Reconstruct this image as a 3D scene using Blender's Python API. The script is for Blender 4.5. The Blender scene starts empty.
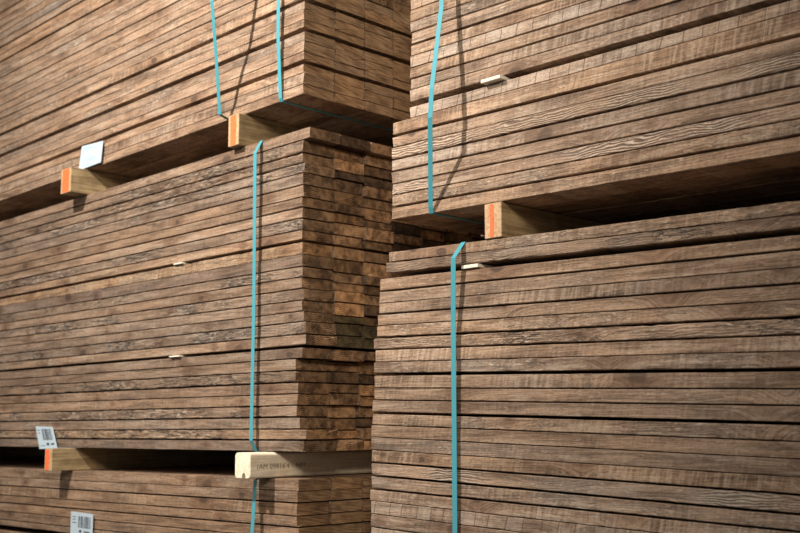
import bpy, math, random
from mathutils import Vector, Matrix, noise

S = bpy.context.scene
C = S.collection
# ---------------------------------------------------------------- camera
H = 1.12
fw = Vector((-0.69743, 0.70232, 0.14263)); rt = Vector((0.70922, 0.70498, -0.00345)); up = Vector((0.10298, -0.09875, 0.98977))
cd = bpy.data.cameras.new('camera'); cam = bpy.data.objects.new('camera', cd); C.objects.link(cam)
m = Matrix((rt, up, -fw)).transposed().to_4x4(); m.translation = Vector((0, 0, H)); cam.matrix_world = m
cd.sensor_width = 36; cd.lens = 1095 * 36 / 800; cd.clip_start = 0.05
cd.dof.use_dof = True; cd.dof.focus_distance = 2.55; cd.dof.aperture_fstop = 4.8
S.camera = cam
# ---------------------------------------------------------------- light
w = bpy.data.worlds.new('world'); S.world = w; w.use_nodes = True
w.node_tree.nodes['Background'].inputs[0].default_value = (1.0, 0.93, 0.84, 1)
w.node_tree.nodes['Background'].inputs[1].default_value = 0.30

def light(name, kind, loc, target, power, color, **kw):
    d = bpy.data.lights.new(name, kind); o = bpy.data.objects.new(name, d); C.objects.link(o)
    o.location = loc; d.energy = power; d.color = color
    o.rotation_euler = (Vector(target) - Vector(loc)).to_track_quat('-Z', 'Y').to_euler()
    for k, v in kw.items(): setattr(d, k, v)
    return o
light('warehouse_lamp', 'SPOT', (-2.4, -0.35, 3.6), (-2.8, 1.87, 1.95), 800, (1.0, 0.925, 0.83), spot_size=math.radians(87), spot_blend=1.0, shadow_soft_size=0.035)
light('end_face_fill', 'SPOT', (1.5, -1.6, 3.3), (-2.35, 2.0, 1.65), 620, (1.0, 0.87, 0.72), spot_size=math.radians(33), spot_blend=1.0, shadow_soft_size=0.45)  # added fill spot to brighten the board ends, no real lamp of the place
S.view_settings.view_transform = 'Standard'; S.view_settings.look = 'None'
S.view_settings.gamma = 1; S.view_settings.use_curve_mapping = False
S.view_settings.exposure = 0.1

# ---------------------------------------------------------------- materials
class NT:
    def __init__(s, name):
        s.m = bpy.data.materials.new(name); s.m.use_nodes = True; s.t = s.m.node_tree
        s.b = s.t.nodes['Principled BSDF']
    def n(s, typ, ins=None, **kw):
        x = s.t.nodes.new(typ)
        for k, v in kw.items(): setattr(x, k, v)
        for k, v in (ins or {}).items():
            if isinstance(v, bpy.types.NodeSocket): s.t.links.new(v, x.inputs[k])
            else: x.inputs[k].default_value = v
        return x
    def M(s, op, a, b=0.0, c=0.0, clamp=False):
        return s.n('ShaderNodeMath', {0: a, 1: b, 2: c}, operation=op, use_clamp=clamp).outputs[0]
    def mix(s, f, a, b, mode='MIX'):
        x = s.n('ShaderNodeMix', data_type='RGBA', blend_type=mode)
        for k, v in ((0, f), (6, a), (7, b)):
            if isinstance(v, bpy.types.NodeSocket): s.t.links.new(v, x.inputs[k])
            else: x.inputs[k].default_value = v if k == 0 else tuple(v) + (1,)
        return x.outputs[2]
    def rng(s, v, a, b, c=0.0, d=1.0):
        return s.n('ShaderNodeMapRange', {0: v, 1: a, 2: b, 3: c, 4: d}, interpolation_type='SMOOTHSTEP').outputs[0]
    def xyz(s, x, y, z): return s.n('ShaderNodeCombineXYZ', {0: x, 1: y, 2: z}).outputs[0]
    def noise(s, vec, scale, detail=3, rough=0.6, dist=0.0):
        return s.n('ShaderNodeTexNoise', {'Vector': vec, 'Scale': scale, 'Detail': detail, 'Roughness': rough, 'Distortion': dist}).outputs[0]
    def out(s, col, rough, h=None, bd=0.002, bs=0.6):
        if isinstance(col, bpy.types.NodeSocket): s.t.links.new(col, s.b.inputs['Base Color'])
        else: s.b.inputs['Base Color'].default_value = tuple(col) + (1,)
        s.b.inputs['Roughness'].default_value = rough
        if h is not None:
            bp = s.n('ShaderNodeBump', {'Height': h, 'Strength': bs, 'Distance': bd})
            s.t.links.new(bp.outputs[0], s.b.inputs['Normal'])
        return s.m

def coords(s):
    tc = s.n('ShaderNodeTexCoord'); oi = s.n('ShaderNodeObjectInfo')
    sp = s.n('ShaderNodeSeparateXYZ', {0: tc.outputs['Object']})
    rnd = oi.outputs['Random']
    x = s.M('MULTIPLY_ADD', rnd, 37.0, sp.outputs[0])
    return x, sp.outputs[1], sp.outputs[2], rnd, oi.outputs['Color']

def board_mat(name, saw=0.15, tick=0.0, fig=0.0, grey=0.25, fuzz=0.3, tint=(1, 1, 1), knots=0.5, crack=0.0):
    s = NT(name); x, y, z, rnd, ocol = coords(s)
    # knots along the length
    vx = s.M('MULTIPLY', x, 2.6)
    vo = s.n('ShaderNodeTexVoronoi', {'W': vx, 'Scale': 1.0}, voronoi_dimensions='1D')
    dx = s.M('DIVIDE', s.M('SUBTRACT', vx, vo.outputs['W']), 2.6)
    cs = s.n('ShaderNodeSeparateColor', {0: vo.outputs['Color']})
    zc = s.M('MULTIPLY_ADD', cs.outputs[0], 0.026, 0.003)
    dz = s.M('SUBTRACT', z, zc)
    has = s.M('LESS_THAN', cs.outputs[1], knots)
    size = s.M('MULTIPLY_ADD', s.M('MULTIPLY', cs.outputs[2], cs.outputs[2]), 0.013, 0.004)
    str_ = s.M('FRACT', s.M('MULTIPLY', cs.outputs[2], 13.0))
    wob = s.M('MULTIPLY', s.M('SUBTRACT', s.noise(s.xyz(x, y, z), 70, 3), 0.5), 0.014)
    r = s.M('ADD', s.M('SQRT', s.M('ADD', s.M('MULTIPLY', s.M('MULTIPLY', dx, dx), 0.45), s.M('MULTIPLY', dz, dz))), wob)
    core = s.M('MULTIPLY', has, s.rng(r, s.M('MULTIPLY', size, 0.6), size, 1, 0))
    halo = s.M('MULTIPLY', has, s.rng(r, size, s.M('MULTIPLY', size, 4.5), 1, 0))
    kring = s.M('MULTIPLY_ADD', s.M('SINE', s.M('MULTIPLY', r, 2600)), 0.5, 0.5)
    # grain lines bend round the knots
    bend = s.M('MULTIPLY', has, s.rng(s.M('ABSOLUTE', dx), 0.0, 0.09, 0.75, 0))
    low = s.noise(s.xyz(s.M('MULTIPLY', x, 1.3), y, s.M('MULTIPLY', z, 6)), 1.6, 2)
    zz = s.M('ADD', s.M('MULTIPLY', dz, s.M('SUBTRACT', 1.0, bend)), s.M('MULTIPLY', low, 0.03 + 0.10 * fig))
    g1 = s.noise(s.xyz(s.M('MULTIPLY', x, 2.2), s.M('MULTIPLY', y, 40), s.M('MULTIPLY', zz, 300)), 1.0, 4, 0.65)
    g2 = s.noise(s.xyz(s.M('MULTIPLY', x, 9), s.M('MULTIPLY', y, 60), s.M('MULTIPLY', zz, 900)), 1.0, 3, 0.7)
    broad = s.noise(s.xyz(s.M('MULTIPLY', x, 5), y, s.M('MULTIPLY', z, 40)), 1.0, 4, 0.6, 0.4)
    patch = s.noise(s.xyz(x, s.M('MULTIPLY', rnd, 9), z), 3.2, 3)
    f = s.M('ADD', s.M('MULTIPLY', g1, 0.5), s.M('ADD', s.M('MULTIPLY', g2, 0.5), s.M('MULTIPLY', broad, 0.6)))
    h = f
    f = s.rng(f, 0.62, 0.98)
    col = s.mix(f, (0.092, 0.050, 0.026), (0.415, 0.272, 0.178))
    if fig > 0:
        yy = s.noise(s.xyz(s.M('MULTIPLY', x, 9), s.M('MULTIPLY', rnd, 5), s.M('MULTIPLY', z, 28)), 1.0, 3, 0.5)
        rings = s.M('MULTIPLY_ADD', s.M('SINE', s.M('ADD', s.M('MULTIPLY', yy, 34), s.M('MULTIPLY', z, 1150))), 0.5, 0.5)
        fm = s.M('MULTIPLY', s.rng(s.noise(s.xyz(x, rnd, 0.0), 3.5, 2), 0.38, 0.58), fig)
        col = s.mix(s.M('MULTIPLY', fm, s.rng(rings, 0.45, 1.0)), col, (0.50, 0.41, 0.33))
        col = s.mix(s.M('MULTIPLY', fm, s.rng(rings, 0.45, 0.0)), col, (0.10, 0.06, 0.037))
        h = s.M('ADD', h, s.M('MULTIPLY', s.M('MULTIPLY', rings, fm), 0.6))
    # weather grey patches
    col = s.mix(s.M('MULTIPLY', s.rng(patch, 0.48, 0.68), grey * 0.75), col, (0.31, 0.262, 0.222))
    lp = s.noise(s.xyz(s.M('MULTIPLY', x, 4.5), s.M('MULTIPLY', rnd, 20), s.M('MULTIPLY', z, 45)), 1.0, 3, 0.6)
    col = s.mix(s.rng(lp, 0.56, 0.66, 0, 0.42), col, (0.50, 0.385, 0.29))
    col = s.mix(s.rng(lp, 0.40, 0.32, 0, 0.32), col, (0.12, 0.075, 0.048))
    if crack > 0:
        ck = s.noise(s.xyz(s.M('MULTIPLY', x, 9), s.M('MULTIPLY', rnd, 11), s.M('MULTIPLY', z, 75)), 1.0, 4, 0.7, 0.5)
        cm = s.M('MULTIPLY', s.rng(s.M('ABSOLUTE', s.M('SUBTRACT', ck, 0.5)), 0.028, 0.006), s.rng(patch, 0.42, 0.56, 0, crack))
        col = s.mix(cm, col, (0.035, 0.02, 0.012))
        h = s.M('SUBTRACT', h, s.M('MULTIPLY', cm, 1.2))
    # saw bands across the board
    sl = s.M('MULTIPLY_ADD', z, -0.22, x)
    sb = s.noise(s.xyz(s.M('MULTIPLY', sl, 115), s.M('MULTIPLY', z, 12), rnd), 1.0, 3, 0.6)
    saw = s.M('MULTIPLY', s.rng(s.noise(s.xyz(x, rnd, 3.0), 4.5, 2), 0.35, 0.6, 0.25, 1.0), saw)
    col = s.mix(s.M('MULTIPLY', s.rng(sb, 0.42, 0.68), saw), col, (0.62, 0.50, 0.39))
    col = s.mix(s.M('MULTIPLY', s.rng(sb, 0.50, 0.30), saw), col, (0.11, 0.065, 0.04))
    h = s.M('ADD', h, s.M('MULTIPLY', sb, s.M('MULTIPLY', saw, 0.9)))
    if tick > 0:
        tx = s.M('MULTIPLY', s.M('ADD', sl, s.M('MULTIPLY', s.noise(s.xyz(x, 0.0, 0.0), 8, 1), 0.06)), 22.0)
        tv = s.n('ShaderNodeTexVoronoi', {'W': tx, 'Scale': 1.0}, voronoi_dimensions='1D')
        tcs = s.n('ShaderNodeSeparateColor', {0: tv.outputs['Color']})
        fr = s.M('FRACT', tx)
        line = s.M('MULTIPLY', s.rng(fr, 0.07, 0.02), tick)
        cell = s.n('ShaderNodeTexWhiteNoise', {'W': s.M('FLOOR', tx)}, noise_dimensions='1D').outputs[0]
        col = s.mix(s.M('MULTIPLY', cell, 0.5 * tick), col, (0.44, 0.36, 0.29))
        col = s.mix(line, col, (0.07, 0.035, 0.02))
        h = s.M('SUBTRACT', h, s.M('MULTIPLY', line, 0.8))
    # fibres torn up by the saw
    fz = s.noise(s.xyz(s.M('MULTIPLY', x, 40), s.M('MULTIPLY', y, 60), s.M('MULTIPLY', z, 160)), 1.0, 3, 0.7)
    fzm = s.M('MULTIPLY', s.rng(fz, 0.56, 0.68), s.M('MULTIPLY', min(1.0, fuzz * 1.5), s.rng(patch, 0.40, 0.6, 0.3, 1.0)))
    col = s.mix(fzm, col, (0.60, 0.49, 0.38))
    h = s.M('ADD', h, s.M('MULTIPLY', fz, 0.35))
    # fine pores
    pr = s.noise(s.xyz(s.M('MULTIPLY', x, 120), s.M('MULTIPLY', y, 120), s.M('MULTIPLY', z, 420)), 1.0, 2, 0.7)
    col = s.mix(s.rng(pr, 0.52, 0.30, 0, 0.5), col, (0.06, 0.034, 0.019))
    # knots last
    col = s.mix(s.M('MULTIPLY', halo, 0.6), col, (0.13, 0.066, 0.034))
    col = s.mix(s.M('MULTIPLY', s.M('MULTIPLY', core, s.M('MULTIPLY_ADD', str_, 0.7, 0.3)), s.M('MULTIPLY_ADD', kring, 0.35, 0.65)), col, (0.055, 0.03, 0.018))
    col = s.mix(1.0, col, ocol, 'MULTIPLY')
    col = s.mix(1.0, col, tint, 'MULTIPLY')
    return s.out(col, 0.75, h, 0.003, 0.95)

def end_mat(name, sawn):
    s = NT(name); x, y, z, rnd, ocol = coords(s)
    ry = s.M('SUBTRACT', y, s.M('MULTIPLY_ADD', rnd, 0.12, 0.0))
    rz = s.M('ADD', z, s.M('MULTIPLY_ADD', s.M('FRACT', s.M('MULTIPLY', rnd, 7.0)), 0.10, 0.01))
    rr = s.M('SQRT', s.M('ADD', s.M('MULTIPLY', ry, ry), s.M('MULTIPLY', rz, rz)))
    nz = s.noise(s.xyz(s.M('MULTIPLY', rnd, 90), y, z), 60, 4, 0.7)
    rings = s.M('SINE', s.M('MULTIPLY', s.M('ADD', rr, s.M('MULTIPLY', nz, 0.006)), 1300))
    blot = s.noise(s.xyz(s.M('MULTIPLY', rnd, 90), y, z), 22, 3, 0.6)
    if sawn:
        st = s.noise(s.xyz(s.M('MULTIPLY', rnd, 30), s.M('MULTIPLY_ADD', z, 5, s.M('MULTIPLY', y, 18)), s.M('MULTIPLY', s.M('MULTIPLY_ADD', y, 0.12, z), 420)), 1.0, 3, 0.6)
        f = s.M('ADD', s.M('MULTIPLY', st, 0.75), s.M('MULTIPLY', blot, 0.25)); h = s.M('ADD', st, s.M('MULTIPLY', nz, 0.3))
        col = s.mix(s.rng(f, 0.36, 0.64), (0.15, 0.085, 0.042), (0.47, 0.30, 0.165))
    else:
        f = s.M('ADD', s.M('MULTIPLY', nz, 0.5), s.M('ADD', s.M('MULTIPLY', blot, 0.45), s.M('MULTIPLY', rings, 0.07))); h = s.M('ADD', nz, s.M('ADD', blot, s.M('MULTIPLY', rings, 0.12)))
        col = s.mix(s.rng(f, 0.36, 0.60), (0.070, 0.034, 0.014), (0.48, 0.285, 0.145))
    col = s.mix(1.0, col, ocol, 'MULTIPLY')
    return s.out(col, 0.85, h, 0.004 if not sawn else 0.002, 0.8)

M_plain = board_mat('brown_sawn_timber')
M_saw = board_mat('band_sawn_timber', saw=0.42, fuzz=0.35, grey=0.3)
M_tick = board_mat('stepped_saw_marked_timber', saw=0.3, tick=0.75, grey=0.5, knots=0.15)
M_fig = board_mat('figured_timber', fig=0.85, saw=0.1, grey=0.5, knots=0.2)
M_grey = board_mat('weathered_timber', grey=0.7, crack=0.25, fuzz=0.5, saw=0.25)
M_rough = board_mat('splintered_timber', grey=0.5, crack=1.0, fuzz=0.95, saw=0.1, fig=0.35)
SIDE = dict(p=M_plain, s=M_saw, t=M_tick, f=M_fig, g=M_grey, r=M_rough)
M_end = end_mat('rough_end_grain', False); M_endsawn = end_mat('sawn_end_grain', True)

def pale_wood(name, a, b):
    s = NT(name); x, y, z, rnd, oc = coords(s)
    g = s.noise(s.xyz(s.M('MULTIPLY', x, 140), s.M('MULTIPLY', y, 5), s.M('MULTIPLY', z, 140)), 1.0, 4, 0.6)
    n2 = s.noise(s.xyz(x, y, z), 30, 3)
    f = s.rng(s.M('ADD', s.M('MULTIPLY', g, 0.7), s.M('MULTIPLY', n2, 0.3)), 0.35, 0.65)
    return s.out(s.mix(f, a, b), 0.7, g, 0.001, 0.5)
M_bearer = pale_wood('bearer_timber', (0.17, 0.115, 0.055), (0.36, 0.26, 0.135))
M_bearer_end = pale_wood('bearer_end_grain', (0.34, 0.21, 0.11), (0.54, 0.36, 0.21))
M_post = pale_wood('planed_spruce', (0.62, 0.52, 0.38), (0.86, 0.78, 0.62))
M_lath = pale_wood('pale_lath', (0.62, 0.55, 0.44), (0.80, 0.74, 0.64))

def paint():
    s = NT('orange_marking_paint'); tc = s.n('ShaderNodeTexCoord')
    n = s.noise(tc.outputs['Object'], 160, 3, 0.7)
    return s.out(s.mix(s.rng(n, 0.38, 0.6), (0.85, 0.10, 0.02), (0.72, 0.16, 0.05)), 0.6, n, 0.001)
M_orange = paint()
def strap_mat():
    s = NT('teal_plastic_strapping'); tc = s.n('ShaderNodeTexCoord')
    n = s.noise(tc.outputs['Object'], 600, 2)
    s.b.inputs['Specular IOR Level'].default_value = 0.6
    return s.out(s.mix(n, (0.042, 0.24, 0.30), (0.072, 0.32, 0.385)), 0.32, n, 0.0004, 0.3)
M_strap = strap_mat()
def flat_mat(name, c, r=0.5, sc=60, v=0.06):
    s = NT(name); tc = s.n('ShaderNodeTexCoord'); n = s.noise(tc.outputs['Object'], sc, 3)
    return s.out(s.mix(n, tuple(k * (1 - v) for k in c), tuple(min(1, k * (1 + v)) for k in c)), r)
M_paper = flat_mat('label_paper', (0.40, 0.49, 0.56), 0.45)
M_ink = flat_mat('label_ink', (0.03, 0.035, 0.045), 0.5)
M_faint = flat_mat('faded_label_ink', (0.27, 0.38, 0.50), 0.5)
M_tint = flat_mat('faded_label_print', (0.58, 0.50, 0.46), 0.5)
M_stamp = flat_mat('stamp_ink', (0.16, 0.13, 0.10), 0.7)
M_concrete = flat_mat('concrete_floor', (0.20, 0.19, 0.175), 0.8, 9, 0.25)
M_wall = flat_mat('dark_wall_panel', (0.05, 0.055, 0.055), 0.8, 5, 0.2)

# ---------------------------------------------------------------- helpers
def mesh_obj(name, verts, faces, mats, mi=None, parent=None, loc=(0, 0, 0)):
    me = bpy.data.meshes.new(name); me.from_pydata(verts, [], faces)
    for mt in mats: me.materials.append(mt)
    if mi: me.polygons.foreach_set('material_index', mi)
    me.update()
    o = bpy.data.objects.new(name, me); C.objects.link(o); o.location = loc
    if parent: o.parent = parent
    return o
def tag(o, label, cat, group=None):
    o['label'] = label; o['category'] = cat
    if group: o['group'] = group
    return o
def box_data(x0, x1, y0, y1, z0, z1, c=0.0):
    """box with all twelve edges chamfered"""
    if c <= 0:
        v = [(x, y, z) for x in (x0, x1) for y in (y0, y1) for z in (z0, z1)]
        return v, [(0, 1, 3, 2), (4, 6, 7, 5), (0, 4, 5, 1), (2, 3, 7, 6), (0, 2, 6, 4), (1, 5, 7, 3)]
    ring = [(x0 + c, z0), (x1 - c, z0), (x1, z0 + c), (x1, z1 - c), (x1 - c, z1), (x0 + c, z1), (x0, z1 - c), (x0, z0 + c)]
    xm, zm = (x0 + x1) / 2, (z0 + z1) / 2
    inn = [(xm + (a - xm) * (1 - 2 * c / (x1 - x0)), zm + (b - zm) * (1 - 2 * c / (z1 - z0))) for a, b in ring]
    v = [(a, y0, b) for a, b in inn] + [(a, y0 + c, b) for a, b in ring] + [(a, y1 - c, b) for a, b in ring] + [(a, y1, b) for a, b in inn]
    f = [tuple(range(8)), tuple(range(31, 23, -1))]
    for k in range(3):
        for i in range(8):
            j = (i + 1) % 8; f.append((k * 8 + i, k * 8 + 8 + i, k * 8 + 8 + j, k * 8 + j))
    return v, f

YF = 1.87; BW = 0.116; NC = 9
ORD = 'first second third fourth fifth sixth seventh eighth ninth tenth eleventh twelfth thirteenth fourteenth fifteenth sixteenth seventeenth eighteenth nineteenth twentieth twenty-first twenty-second twenty-third twenty-fourth twenty-fifth twenty-sixth twenty-seventh twenty-eighth twenty-ninth thirtieth'.split()
COLN = ['corner', 'second', 'third', 'fourth', 'fifth', 'sixth', 'seventh', 'eighth', 'ninth']

class Pack:
    """layers are listed as joint lines: height at xr and slope along the length"""
    def __init__(s, joints, xr, x0, x1, va, vb, up_):
        s.j = joints; s.xr = xr; s.x0 = x0; s.x1 = x1; s.va = va; s.vb = vb; s.up = up_
        s.tight = False; s.ms = sum(q[1] for q in joints) / len(joints)
    def z(s, k, x):
        z0, sl = s.j[k]; xc = min(max(x, s.va), s.vb)
        return z0 + sl * (xc - s.xr) + s.ms * (x - xc)

def board(pk, k, col, xa, xb, endside, kind, gaps, color, seed, fine, setback=0.0, dzt=0.0, dzb=0.0, rough=1.0, sawn=False, xk=0.0):
    """one board: layer k (between joints k and k+1), column col counted from the face"""
    rnd = random.Random(seed)
    lo, hi = (k, k + 1) if pk.up else (k + 1, k)
    gb = gaps.get(lo, 0.0008 if pk.tight else 0.0018) * 0.68; gt = gaps.get(hi, 0.0008 if pk.tight else 0.0018) * 0.68
    y0 = YF + col * BW + 0.0006 + setback; y1 = YF + (col + 1) * BW - 0.0008 - rnd.random() * (0.0015 if sawn else 0.006)
    xs = [xa]
    if fine:
        a, b = max(xa, pk.va), min(xb, pk.vb)
        x = xa
        while x < a - 0.3: x += 0.25; xs.append(x)
        if xs[-1] < a - 1e-4: xs.append(a)
        n = int((b - a) / 0.018)
        if abs(xs[-1] - a) > 1e-4: xs.append(a)
        xs += [a + (b - a) * (i + 1) / n for i in range(n)]
        while xs[-1] < xb - 0.3: xs.append(xs[-1] + 0.25)
        if xs[-1] < xb - 1e-4: xs.append(xb)
    else:
        n = 3; m_ = xb - 0.6 if endside > 0 else xa + 0.6
        xs = sorted([xa, m_, xb] + [xb - 0.02 if endside > 0 else xa + 0.02])
    ox, oz = (xb if endside > 0 else xa), pk.z(lo, xb if endside > 0 else xa)
    V = []; F = []; mi = []
    sd = seed * 3.71
    for i, x in enumerate(xs):
        e1 = noise.noise((x * 9, sd, 0)) ; e2 = noise.noise((x * 9, sd, 7)); e3 = noise.noise((x * 45, sd, 3)); e4 = noise.noise((x * 45, sd, 11))
        zb = pk.z(lo, x) + gb + dzb + max(0, 0.0007 * e1 + 0.0009 * e3) * rough
        zt = pk.z(hi, x) - gt + dzt - max(0, 0.0007 * e2 + 0.0009 * e4) * rough
        yf = y0 + (0.0012 * noise.noise((x * 3, sd, 20)) + 0.0008 * e3) * rough + 0.0012
        c1 = 0.0008 + 0.0011 * abs(e4) * rough; c2 = 0.0008 + 0.0011 * abs(e1) * rough
        if fine and rough > 1.5:                      # torn arris
            c2 += 0.004 * max(0, noise.noise((x * 22, sd, 31)) - 0.15); c1 += 0.003 * max(0, noise.noise((x * 17, sd, 41)) - 0.2)
        ring = [(yf + c1, zb), (y1 - .001, zb), (y1, zb + .001), (y1, zt - .001), (y1 - .001, zt), (yf + c2, zt), (yf, zt - c2), (yf, zb + c1)]
        for a, b in ring:
            xx = x
            if (endside > 0 and i == len(xs) - 1) or (endside < 0 and i == 0):
                xx = x + rnd.uniform(-.0022, .0022) * min(rough, 1.3)
            V.append((xx - ox, a - YF - col * BW, b - oz))
    n = len(xs)
    for i in range(n - 1):
        for q in range(8):
            r_ = (q + 1) % 8
            F.append((i * 8 + q, i * 8 + r_, i * 8 + 8 + r_, i * 8 + 8 + q)); mi.append(0)
    # caps with a raised centre so that the ends are not dead flat
    for base, rev in ((0, False), ((n - 1) * 8, True)):
        cx = sum(V[base + q][0] for q in range(8)) / 8 + (0.0012 if rev else -0.0012) * rnd.uniform(-1, 1)
        cy = sum(V[base + q][1] for q in range(8)) / 8; cz = sum(V[base + q][2] for q in range(8)) / 8
        V.append((cx, cy, cz)); c = len(V) - 1
        for q in range(8):
            r_ = (q + 1) % 8
            F.append((base + r_, base + q, c) if not rev else (base + q, base + r_, c)); mi.append(1)
    o = mesh_obj('board', V, F, [SIDE[kind], M_endsawn if sawn else M_end], mi, loc=(ox, YF + col * BW, oz))
    o.color = color
    return o

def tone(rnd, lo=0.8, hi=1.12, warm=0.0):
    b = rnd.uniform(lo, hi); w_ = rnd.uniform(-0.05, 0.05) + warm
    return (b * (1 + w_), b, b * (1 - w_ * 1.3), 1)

# ---------------------------------------------------------------- setting
v, f = box_data(-9, 6, -6, 6, -0.1, 0.0); o = mesh_obj('floor', v, f, [M_concrete]); o['kind'] = 'structure'
v, f = box_data(-9, 6, 6, 6.2, 0.0, 6.0); o = mesh_obj('wall_back', v, f, [M_wall]); o['kind'] = 'structure'

# ---------------------------------------------------------------- the five packs
def extend(j, total, dz, sl):
    j = list(j)
    while len(j) < total: j.append((j[-1][0] + dz, sl))
    return j
def to_floor(j):
    j = list(j); z0, s0 = j[-1]; n = int(round(z0 / 0.0302)); d = z0 / n
    for i in range(1, n + 1): j.append((z0 - d * i, s0 * (1 - i / n)))
    j[-1] = (0.001, 0.0)
    return j
LT = Pack([(2.0173,0.0165),(2.0461,0.0157),(2.0781,0.0172),(2.1094,0.0176),(2.1384,0.0169),(2.1691,0.0160),(2.2019,0.0168),(2.2308,0.0169),(2.2598,0.0169),(2.2889,0.0170),(2.3240,0.0169),(2.3532,0.0169),(2.3825,0.0169),(2.4119,0.0169),(2.4413,0.0169),(2.4709,0.0169),(2.4984,0.0169),(2.5281,0.0169),(2.5600,0.0169),(2.5963,0.0169),(2.6284,0.0169),(2.6585,0.0169),(2.6887,0.0169),(2.7189,0.0169),(2.7471,0.0169),(2.7754,0.0169),(2.8059,0.0169),(2.8365,0.0169),(2.8672,0.0169)], -2.2, -6.2, -2.229, -4.2, -2.2, True)
LM = Pack([(1.9198,0.0085),(1.8878,0.0076),(1.8528,0.0045),(1.8244,0.0055),(1.7961,0.0064),(1.7630,0.0060),(1.7299,0.0058),(1.7017,0.0071),(1.6719,0.0060),(1.6396,0.0048),(1.6098,0.0043),(1.5729,0.0016),(1.5400,0.0024),(1.5107,0.0038),(1.4803,0.0030),(1.4487,0.0017),(1.4190,0.0020),(1.3914,0.0040),(1.3576,0.0024),(1.3260,0.0017),(1.2940,0.0025),(1.2626,0.0001),(1.2314,0.0012),(1.2007,0.0007),(1.1705,0.0029),(1.1397,0.0031),(1.1089,0.0041),(1.0795,0.0036),(1.0486,0.0033)], -2.2, -6.2, -2.228, -4.2, -2.2, False)
LB = Pack(to_floor([(0.9804,0.0080),(0.9482,0.0087),(0.9179,0.0088),(0.8846,0.0092),(0.8559,0.0082),(0.8256,0.0084),(0.7956,0.0082),(0.7656,0.0081)]), -2.2, -6.2, -2.235, -4.2, -2.2, False)
RU = Pack(extend([(1.6164,-0.0156),(1.6477,-0.0158),(1.6784,-0.0153),(1.7065,-0.0134),(1.7381,-0.0149),(1.7684,-0.0115),(1.7995,-0.0121),(1.8291,-0.0105),(1.8649,0.0004),(1.8990,-0.0031),(1.9354,-0.0128),(1.9627,-0.0128),(1.9909,-0.0128),(2.0209,-0.0128),(2.0500,-0.0128),(2.0810,-0.0128),(2.1095,-0.0128),(2.1399,-0.0128),(2.1694,-0.0128)], 27, 0.0301, -0.0128), -1.7, -1.887, 2.1, -1.95, -0.8, True)
RL = Pack(to_floor([(1.5358,-0.0226),(1.5102,-0.0227),(1.4777,-0.0215),(1.4413,-0.0173),(1.4110,-0.0184),(1.3838,-0.0211),(1.3555,-0.0218),(1.3257,-0.0231),(1.2956,-0.0252),(1.2659,-0.0238),(1.2351,-0.0262),(1.2016,-0.0269),(1.1725,-0.0270),(1.1412,-0.0275),(1.1112,-0.0291),(1.0818,-0.0301),(1.0509,-0.0307),(1.0206,-0.0308),(0.9886,-0.0326),(0.9571,-0.0305),(0.9288,-0.0319),(0.8978,-0.0319),(0.8665,-0.0319)]), -1.7, -1.95, 2.1, -2.0, -0.8, False)

LT.tight = True
built = set()
def lab(side, pos): return side
GRP = dict(LT='boards of the upper left pack', LM='boards of the middle left pack', LB='boards of the bottom left pack', RU='boards of the upper right pack', RL='boards of the lower right pack')
WHERE = dict(LT=('upper left pack', 'from underside'), LM=('middle left pack', 'from top'), LB=('bottom left pack', 'from top'),
             RU=('upper right pack', 'from underside'), RL=('lower right pack', 'from top'))
LOOK = dict(p='brown', s='band-sawn', t='stepped saw-marked', f='swirly-grained', g='greyish', r='splintery')

# ---- gaps (metres) at joints, and kinds and end offsets of the face boards
gLT = {3: .009, 6: .009, 9: .008, 11: .002, 15: .003, 19: .006, 21: .004, 12: .002, 17: .002, 26: .003, 7: .0006, 8: .0006, 4: .0008, 2: .0006, 1: .002, 13: .0008, 14: .001}
kLT = 'psppppgppgppgpppgppgppgpppgp'
gLM = {2: .0035, 5: .0025, 7: .003, 10: .006, 11: .0008, 19: .006, 22: .003, 25: .0028, 27: .003, 24: .002, 14: .002, 17: .002, 1: .002}
kLM = 'prrrpppprpgprprpprppprpprprp'
xLM = [.026, 0, 0, .004, 0, 0, 0, 0, 0, 0, 0, 0, .002, 0, .004, 0, .008, .014, .018, 0, -.024, -.022, -.014, -.014, -.020, -.006, .018, .012]
gLB = {2: .003, 4: .003, 1: .0009, 3: .002, 7: .014}
kLB = 'ppspppppp'
gRU = {1: .004, 2: .0018, 3: .0025, 4: .003, 5: .0035, 7: .005, 9: .010, 11: .003, 14: .004, 6: .0012, 8: .001, 10: .001, 16: .0015}
kRU = 'spfpprfpt' + 's' + 'sstspggtsg'
kRU = 'pgfpsfpsts' + 'sstspggts'
xRU = [0, .004, .002, 0, 0, .002, .003, .004, .062, .066] + [.066, .066, .068, .068, .068, .068, .07, .068, .07]
gRL = {1: .0007, 2: .010, 3: .003, 4: .001, 5: .003, 6: .0012, 7: .003, 8: .0025, 10: .005, 12: .002, 13: .0045, 14: .0015, 17: .003, 18: .0035, 19: .003, 15: .0012, 16: .001, 9: .0008, 20: .001, 21: .001}
kRL = 'grppspgrsgsppgppsfgstpt'
xRL = [.055, .040, .025, .020, .018, .012, .010, .004, .002, 0, 0, -.002, -.004, -.006, -.008, -.008, -.009, -.010, -.012, -.012, -.012, -.012, -.012]

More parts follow.
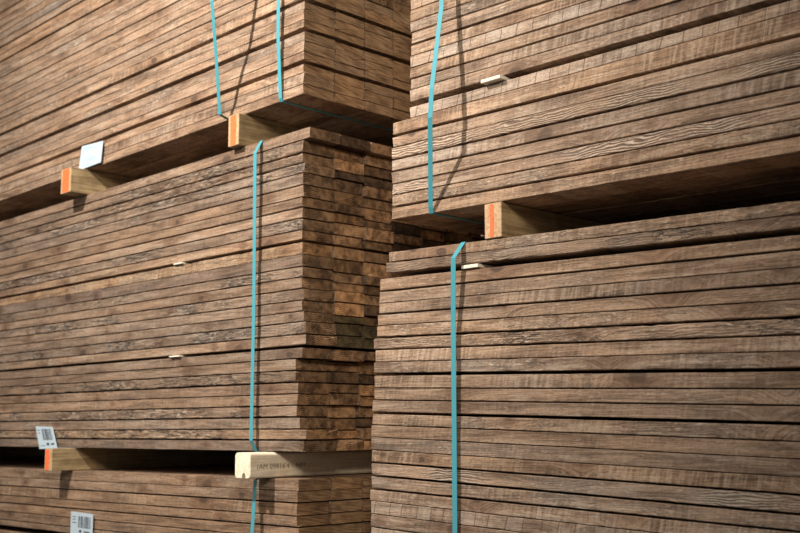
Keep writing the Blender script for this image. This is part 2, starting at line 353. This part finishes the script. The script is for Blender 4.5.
def face_boards(code, pk, n, kinds, gaps, xoff, endside, lo, hi, warm=0.0, sawn=False, over=None):
    rnd = random.Random(code + 'face')
    over = over or {}
    for k in range(n):
        kd = kinds[k % len(kinds)]
        off = xoff[k] if k < len(xoff) else 0
        jit = rnd.uniform(-.002, .002)
        xa, xb = (pk.x0, pk.x1 + off + jit) if endside > 0 else (pk.x0 + off + jit, pk.x1)
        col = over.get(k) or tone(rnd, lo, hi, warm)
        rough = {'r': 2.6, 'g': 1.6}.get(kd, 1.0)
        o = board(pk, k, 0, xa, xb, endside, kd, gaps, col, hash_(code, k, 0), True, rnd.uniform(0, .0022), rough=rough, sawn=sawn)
        wh, d = WHERE[code]
        tag(o, '%s board on long face of %s, %s %s' % (LOOK[kd], wh, ORD[k], d), 'board', GRP[code])
        built.add((code, k, 0))
def hash_(code, k, c): return {'LT': 1, 'LM': 2, 'LB': 3, 'RU': 4, 'RL': 5}[code] * 1000 + k * 17 + c * 331

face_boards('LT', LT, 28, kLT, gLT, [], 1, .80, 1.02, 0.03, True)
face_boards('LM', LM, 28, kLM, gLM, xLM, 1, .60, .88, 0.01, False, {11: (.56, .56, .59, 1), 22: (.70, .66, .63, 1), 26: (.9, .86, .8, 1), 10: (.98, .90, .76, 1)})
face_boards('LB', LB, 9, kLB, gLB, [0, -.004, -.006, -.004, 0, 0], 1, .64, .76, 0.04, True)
face_boards('RU', RU, 19, kRU, gRU, xRU, -1, .95, 1.2, 0.0, False, {15: (.86, .89, .94, 1), 14: (1.1, 1.13, 1.18, 1), 2: (1.1, 1.1, 1.12, 1)})
face_boards('RL', RL, 23, kRL, gRL, xRL, -1, .76, 1.06, 0.01, False)

# ---- board ends behind the corner
def sections(code):
    return {'LM': [(0, 1), (1, 10), (10, 19), (19, 28)], 'LT': [(0, 3), (3, 6), (6, 9), (9, 12)], 'LB': [(0, 2), (2, 4), (4, 7)]}[code]
def end_boards(code, pk, cols, rows, gaps, lo, hi, jit, sawn, warm, xo):
    for c in cols:
        rnd = random.Random(code + str(c))
        # the layers of this column settle at their own heights inside each section
        shift = {}
        for a, b in sections(code):
            for k in range(a, b + 1): shift.setdefault(k, 0.0)
            for k in range(a + 1, b): shift[k] = rnd.uniform(-jit, jit) if rows.start < k < rows.stop else 0.0
        for k in rows:
            s_ = 1 if pk.up else -1
            lo_k, hi_k = (k, k + 1) if pk.up else (k + 1, k)
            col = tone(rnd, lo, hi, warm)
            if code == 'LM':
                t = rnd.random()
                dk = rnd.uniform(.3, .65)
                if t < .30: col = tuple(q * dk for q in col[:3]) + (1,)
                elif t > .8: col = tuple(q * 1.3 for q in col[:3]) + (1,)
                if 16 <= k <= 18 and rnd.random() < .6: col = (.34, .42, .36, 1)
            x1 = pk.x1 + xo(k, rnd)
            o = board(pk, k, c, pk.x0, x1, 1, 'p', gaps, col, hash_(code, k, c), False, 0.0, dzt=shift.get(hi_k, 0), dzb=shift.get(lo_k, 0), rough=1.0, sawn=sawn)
            wh, d = WHERE[code]
            tag(o, 'board end, %s column from corner, %s, %s %s' % (COLN[c], wh, ORD[k], d), 'board', GRP[code])
            built.add((code, k, c))
g2 = {k: (max(.0018, g) if k not in (2, 5, 7) else .0025) for k, g in gLM.items()}
for k in range(29): g2.setdefault(k, .0026)
def xo_lm(k, rnd): return rnd.uniform(-.010, .006) + (-.02 if 19 < k < 26 else 0) + (.024 if k == 0 else 0)
end_boards('LM', LM, (1, 2), range(28), g2, .55, 1.35, .0045, False, 0.03, xo_lm)
end_boards('LM', LM, (3, 4, 5, 6), range(5, 12), g2, .5, 1.2, .0045, False, 0.03, xo_lm)
end_boards('LT', LT, (1, 2, 3), range(0, 11), gLT, .95, 1.15, .0015, True, 0.02, lambda k, r: r.uniform(-.002, .002))
end_boards('LT', LT, (4, 5, 6, 7, 8), range(0, 1), gLT, .8, 1.0, .0, True, 0.02, lambda k, r: 0)
end_boards('LB', LB, (1, 2), range(0, 6), gLB, .84, 1.0, .003, True, 0.02, lambda k, r: r.uniform(-.002, .002))
end_boards('LB', LB, (3, 4, 5, 6, 7, 8), range(0, 1), gLB, .8, 1.0, .0, True, 0.02, lambda k, r: 0)
rnd = random.Random(5)
for c in range(1, 9):
    o = board(RU, 0, c, RU.x0 + rnd.uniform(-.01, .01), RU.x1, -1, 'p', {}, tone(rnd, .8, 1.0, .02), 7000 + c * 13, False)
    tag(o, 'board on the underside of the upper right pack, %s row back from its long face' % COLN[c], 'board', GRP['RU'])
    built.add(('RU', 0, c))

# ---- everything else in the packs, mostly hidden behind the boards above
V = []; F = []; MI = []
rnd = random.Random(77)
for code, pk in (('LT', LT), ('LM', LM), ('LB', LB), ('RU', RU), ('RL', RL)):
    n = len(pk.j) - 1
    for k in range(n):
        for c in range(NC):
            if (code, k, c) in built: continue
            lo, hi = (k, k + 1) if pk.up else (k + 1, k)
            gg = dict(LT=gLT, LM=gLM, LB=gLB, RU=gRU, RL=gRL)[code]
            g = .0012
            xa, xb = pk.x0, pk.x1
            if code in ('LT', 'LM', 'LB'): xb += rnd.uniform(-.008, .002)
            else: xa += rnd.uniform(.0, .010) + ((xRU if code == 'RU' else xRL)[min(k, 18)])
            b0 = len(V)
            xs = sorted({xa, xb} | {q for q in (pk.va, pk.vb) if xa < q < xb})
            y0 = YF + c * BW + .001; y1 = YF + (c + 1) * BW - .001
            for x in xs:
                zb = pk.z(lo, x) + max(g, gg.get(lo, 0)) / 2; zt = pk.z(hi, x) - max(g, gg.get(hi, 0)) / 2
                V += [(x, y0, zb), (x, y1, zb), (x, y1, zt), (x, y0, zt)]
            for i in range(len(xs) - 1):
                for q in range(4):
                    r_ = (q + 1) % 4; F.append((b0 + i * 4 + q, b0 + i * 4 + r_, b0 + i * 4 + 4 + r_, b0 + i * 4 + 4 + q))
            e = b0 + (len(xs) - 1) * 4
            F += [(b0 + 3, b0 + 2, b0 + 1, b0), (e, e + 1, e + 2, e + 3)]
            MI += [0] * (len(F) - 2 - len(MI)) + [1, 1]
o = mesh_obj('board', V, F, [M_plain, M_end], MI); o.name = 'stacked_boards'; o.data.name = 'stacked_boards'
o.color = (.8, .78, .75, 1); o['kind'] = 'stuff'
tag(o, 'remaining brown boards packed behind the visible faces of all five timber packs', 'boards')

# ---------------------------------------------------------------- bearers between packs
def bearer(xa, xb, pk_lo, pk_hi, y0, label, stripe=(0.18, 0.82), cat='bearer'):
    xm = (xa + xb) / 2
    zb = pk_lo(xm) + 0.0006; zt = pk_hi(xm) - 0.0006
    y1 = YF + 1.04
    v, f = box_data(-(xb - xa) / 2, (xb - xa) / 2, 0, y1 - y0, 0, zt - zb, 0.0015)
    mi = [1] + [0] * (len(f) - 1)
    o = mesh_obj('timber_bearer', v, f, [M_bearer, M_bearer_end], mi, loc=(xm, y0, zb))
    tag(o, label, cat, 'square bearers between the packs')
    if stripe:
        wd = xb - xa; r = random.Random(label)
        n = 14; a = -wd / 2 + wd * stripe[0]; b = -wd / 2 + wd * stripe[1]; h_ = zt - zb
        L = [(a + r.uniform(-.0015, .0015), .003 + (h_ - .006) * i / n) for i in range(n + 1)]; Rr = [(b + r.uniform(-.0015, .0015), q[1]) for q in L]
        V = [(x, -.0006, z) for x, z in L] + [(x, -.0006, z) for x, z in Rr] + [(x, .0004, z) for x, z in L] + [(x, .0004, z) for x, z in Rr]
        m_ = n + 1; F = []
        for i in range(n):
            F += [(i, m_ + i, m_ + i + 1, i + 1), (2 * m_ + i, i, i + 1, 2 * m_ + i + 1), (m_ + i, 3 * m_ + i, 3 * m_ + i + 1, m_ + i + 1)]
        p = mesh_obj('paint_mark', V, F, [M_orange], parent=o); p['label'] = 'orange paint mark on the end'
    return o
bearer(-3.446, -3.378, lambda x: LM.z(0, x), lambda x: LT.z(0, x), YF - .064, 'bearer with an orange painted end beside the white tag, under the upper left pack')
bearer(-2.538, -2.488, lambda x: LM.z(0, x), lambda x: LT.z(0, x), YF - .022, 'orange-ended bearer under the upper left pack, where its left strap ends', (.22, .74))
bearer(-3.458, -3.408, lambda x: LB.z(0, x), lambda x: LM.z(28, x), YF - .075, 'bearer between middle and bottom left packs, below the tilted barcode label', (.15, .6))
bearer(-1.585, -1.535, lambda x: RL.z(0, x), lambda x: RU.z(0, x), YF - .002, 'bearer with a narrow orange stripe between the two right packs', (.32, .56))
for xa, pl, ph, wh in ((-5.6, lambda x: LM.z(0, x), lambda x: LT.z(0, x), 'upper left'), (-5.6, lambda x: LB.z(0, x), lambda x: LM.z(28, x), 'middle left'), (1.4, lambda x: RL.z(0, x), lambda x: RU.z(0, x), 'upper right')):
    bearer(xa, xa + .05, pl, ph, YF - .01, 'far bearer outside the frame under the %s pack' % wh, None)

# the planed pale post lying between the middle and bottom left packs
def post():
    x0, x1 = -2.402, -2.336; zb = LB.z(0, -2.37) + .001; zt = LM.z(28, -2.37) - .001
    W = x1 - x0; Hh = zt - zb; y0 = YF - .078
    prof = []
    def arc(cx, cz, r, a0, a1, n=5):
        for i in range(n + 1):
            a = math.radians(a0 + (a1 - a0) * i / n); prof.append((cx + r * math.cos(a), cz + r * math.sin(a)))
    r = .009
    arc(-W / 2 + r, r, r, 180, 270)
    g = .018                                  # groove in the underside near the front
    prof.extend([(-.002, 0), (-.001, .009), (.004, .0135), (.010, .013), (.013, .008), (.0135, 0)])
    arc(W / 2 - r, r, r, 270, 360); arc(W / 2 - r, Hh - r, r, 0, 90); arc(-W / 2 + r, Hh - r, r, 90, 180)
    n = len(prof); ys = [0, .002, .1, .5, YF + 1.04 - y0]
    V = []
    for i, y in enumerate(ys):
        k = .97 if i == 0 else 1.0
        V += [(a * k, y, Hh / 2 + (b - Hh / 2) * k) for a, b in prof]
    F = [tuple(range(n)), tuple(range(len(V) - 1, len(V) - n - 1, -1))]
    for i in range(len(ys) - 1):
        for q in range(n):
            w_ = (q + 1) % n; F.append((i * n + q, i * n + n + q, i * n + n + w_, i * n + w_))
    o = mesh_obj('planed_post', V, F, [M_post], loc=((x0 + x1) / 2, y0, zb))
    tag(o, 'pale planed post with rounded edges and stamped lettering between two left packs', 'post')
    # stamped lettering on its side
    cu = bpy.data.curves.new('stamp', 'FONT'); cu.body = "(AM 09816'4 - MP7"; cu.size = .019; cu.extrude = .0002; cu.space_character = 1.12
    t = bpy.data.objects.new('stamp', cu); C.objects.link(t)
    dg = bpy.context.evaluated_depsgraph_get(); me = bpy.data.meshes.new_from_object(t.evaluated_get(dg))
    bpy.data.objects.remove(t)
    me.materials.clear(); me.materials.append(M_stamp)
    p = bpy.data.objects.new('stamped_lettering', me); C.objects.link(p); p.parent = o
    p.rotation_euler = (math.radians(90), 0, math.radians(90)); p.location = (W / 2 + .0002, .022, Hh * .36)
    p['label'] = 'dark stamped lettering'
post()

# ---------------------------------------------------------------- separator laths in the gaps
def lath(x0, x1, z0, z1, y0, label):
    v, f = box_data(-(x1 - x0) / 2, (x1 - x0) / 2, 0, 1.0, 0, z1 - z0, .0008)
    o = mesh_obj('separator_lath', v, f, [M_lath], loc=((x0 + x1) / 2, y0, z0))
    tag(o, label, 'lath', 'thin laths between board layers')
def gapz(pk, k, x, g): z = pk.z(k, x); return z - g / 2 + .0009, z + g / 2 - .0009
a, b = gapz(RU, 9, -1.56, .010); lath(-1.580, -1.523, a, b, YF - .014, 'pale lath sticking out of the gap in the upper right pack')
a, b = gapz(RL, 2, -1.63, .010); lath(-1.655, -1.605, a, b, YF - .004, 'pale lath beside the strap near the top of the lower right pack')
a, b = gapz(LM, 10, -2.80, .006); lath(-2.83, -2.785, a, b, YF - .006, 'pale lath in the upper gap of the middle left pack')
a, b = gapz(LM, 19, -2.80, .006); lath(-2.84, -2.785, a, b, YF - .006, 'pale lath in the lower gap of the middle left pack')

# ---------------------------------------------------------------- straps
def strap(pts, label, w_=.0142, t=.0006, kinkfirst=None):
    """closed band through points (x, y, z), width along the length of the boards"""
    P = []
    n = len(pts)
    for i in range(n):
        a = Vector(pts[i]); b = Vector(pts[(i + 1) % n]); m_ = max(1, int((b - a).length / .25))
        for k in range(m_): P.append(a.lerp(b, k / m_))
    n = len(P); V = []; F = []
    for i in range(n):
        d = (P[(i + 1) % n] - P[i - 1]); d.x = 0; d.normalize(); nr = Vector((0, -d.z, d.y))
        for sx, sn in ((-1, 1), (1, 1), (1, -1), (-1, -1)):
            q = P[i] + nr * (t / 2 * sn); V.append((q.x + sx * w_ / 2, q.y, q.z))
    for i in range(n):
        j = (i + 1) % n
        for q in range(4):
            r_ = (q + 1) % 4; F.append((i * 4 + q, i * 4 + r_, j * 4 + r_, j * 4 + q))
    base = Vector(V[0]); V = [tuple(Vector(v_) - base) for v_ in V]
    o = mesh_obj('packing_strap', V, F, [M_strap], loc=base)
    tag(o, label, 'strap', 'teal plastic straps round the packs')
YB = YF + NC * BW + .004
def zt(pk, x): return (pk.z(len(pk.j) - 1, x) if pk.up else pk.z(0, x)) + .0007
def zb(pk, x): return (pk.z(0, x) if pk.up else pk.z(28, x)) - .0003
x = -2.566; strap([(x, YF, zb(LT, x)), (x, YF - .033, 2.020), (-2.517, YF - .085, 2.17), (-2.466, YF - .140, 2.31), (-2.44, YF - .15, 2.45), (x, YF - .07, zt(LT, x) - .05), (x, YF - .008, zt(LT, x)), (x, YF + .02, zt(LT, x)), (x, YB, zt(LT, x)), (x, YB, zb(LT, x))], 'left of two teal straps round the upper left pack, bowed off its face')
x = -2.324; strap([(x, YF + .003, zb(LT, x)), (x, YF - .002, zb(LT, x) + .008), (x, YF - .013, 2.2), (x, YF - .014, 2.5), (x, YF - .004, zt(LT, x)), (x, YB, zt(LT, x)), (x, YB, zb(LT, x))], 'teal strap near the corner of the upper left pack')
x = -2.412; strap([(x, YF, zb(LM, x)), (x, YF - .018, 1.078), (x, YF - .016, 1.45), (x, YF - .020, 1.880), (x, YF + .002, zt(LM, x)), (x, YB, zt(LM, x)), (x, YB, zb(LM, x))], 'teal strap round the middle left pack above the pale post')
x = -2.385; strap([(x, YF - .003, .0005), (x - .008, YF - .030, .3), (x - .004, YF - .030, .80), (x, YF - .022, .974), (x, YF, zt(LB, x)), (x, YB, zt(LB, x)), (x, YB, .0005)], 'teal strap round the bottom left pack, coming from under the pale post')
strap([(-1.752, YF + .001, zb(RU, -1.752)), (-1.748, YF - .006, 1.63), (-1.676, YF - .082, 1.820), (-1.672, YF - .080, 1.89), (-1.674, YF - .042, 2.10), (-1.68, YF - .03, 2.3), (-1.70, YF - .004, zt(RU, -1.7)), (-1.70, YB, zt(RU, -1.7)), (-1.752, YB, zb(RU, -1.752))], 'teal strap round the upper right pack, left of the striped bearer')
x = -1.653; strap([(x - .008, YF - .002, .0005), (x - .03, YF - .006, .5), (x - .026, YF - .007, 1.1), (x - .022, YF - .011, 1.35), (x - .008, YF - .024, 1.497), (x, YF + .002, zt(RL, x)), (x, YB, zt(RL, x)), (x, YB, .0005)], 'teal strap round the lower right pack')

# ---------------------------------------------------------------- paper labels
def sheet(name, q, t=.0005):
    """q: four corners (x, y, z) tl tr br bl"""
    base = Vector(q[3]); Q = [Vector(p) - base for p in q]
    n = (Q[1] - Q[0]).cross(Q[3] - Q[0]).normalized(); n = n if n.y < 0 else -n
    V = [tuple(p) for p in Q] + [tuple(p + n * t) for p in Q]
    F = [(0, 1, 2, 3), (7, 6, 5, 4), (0, 4, 5, 1), (1, 5, 6, 2), (2, 6, 7, 3), (3, 7, 4, 0)]
    o = mesh_obj(name, V, F, [M_paper], loc=base)
    return o, Q, n
def rects(name, parent, Q, n, R_, mat, t=.0007):
    V = []; F = []
    def P(u, v): return Q[3] + (Q[2] - Q[3]) * u + ((Q[0] + (Q[1] - Q[0]) * u) - (Q[3] + (Q[2] - Q[3]) * u)) * v
    for u0, v0, u1, v1 in R_:
        c = [P(u0, v0), P(u1, v0), P(u1, v1), P(u0, v1)]; b0 = len(V)
        V += [tuple(p + n * .0004) for p in c] + [tuple(p + n * t) for p in c]
        F += [tuple(b0 + i for i in g) for g in ((4, 5, 6, 7), (0, 1, 5, 4), (1, 2, 6, 5), (2, 3, 7, 6), (3, 0, 4, 7))]
    p = mesh_obj(name, V, F, [mat], parent=parent); return p
def bars(u0, u1, v0, v1, seed):
    r = random.Random(seed); out = []; u = u0
    while u < u1:
        w_ = r.choice((.012, .02, .034)); out.append((u, v0, min(u + w_, u1), v1)); u += w_ + r.choice((.012, .018, .028))
    return out
yl = YF - .004
o, Q, n = sheet('paper_label', [(-3.420, yl, 2.087), (-3.276, yl, 2.080), (-3.276, yl - .006, 2.004), (-3.426, yl - .006, 2.000)])
tag(o, 'almost blank white paper label on the upper left pack', 'label', 'white labels on the packs')
rects('printed_text', o, Q, n, [(.12, .86, .5, .89), (.12, .78, .7, .80), (.30, .30, .72, .33), (.30, .40, .66, .42), (.14, .12, .6, .14)], M_faint)
rects('printed_mark', o, Q, n, [(.48, .46, .72, .70)], M_tint)
o, Q, n = sheet('paper_label', [(-3.666, yl - .002, 1.118), (-3.543, yl - .002, 1.115), (-3.488, yl - .010, 1.044), (-3.615, yl - .010, 1.039)])
tag(o, 'tilted white barcode label at the foot of the middle left pack', 'label', 'white labels on the packs')
rects('barcode', o, Q, n, bars(.30, .86, .38, .90, 3), M_ink)
rects('printed_text', o, Q, n, [(.46, .14, .60, .26), (.70, .16, .88, .24), (.08, .80, .20, .84), (.08, .68, .2, .71), (.1, .12, .36, .15)], M_ink)
o, Q, n = sheet('paper_label', [(-3.397, yl, .838), (-3.254, yl, .836), (-3.254, yl, .752), (-3.397, yl, .752)])
tag(o, 'white barcode label on the bottom left pack at the lower picture edge', 'label', 'white labels on the packs')
rects('barcode', o, Q, n, bars(.34, .90, .42, .86, 8), M_ink)
rects('printed_text', o, Q, n, [(.40, .24, .50, .34), (.08, .80, .24, .83), (.08, .70, .22, .73), (.08, .58, .26, .61), (.6, .26, .85, .31)], M_ink)
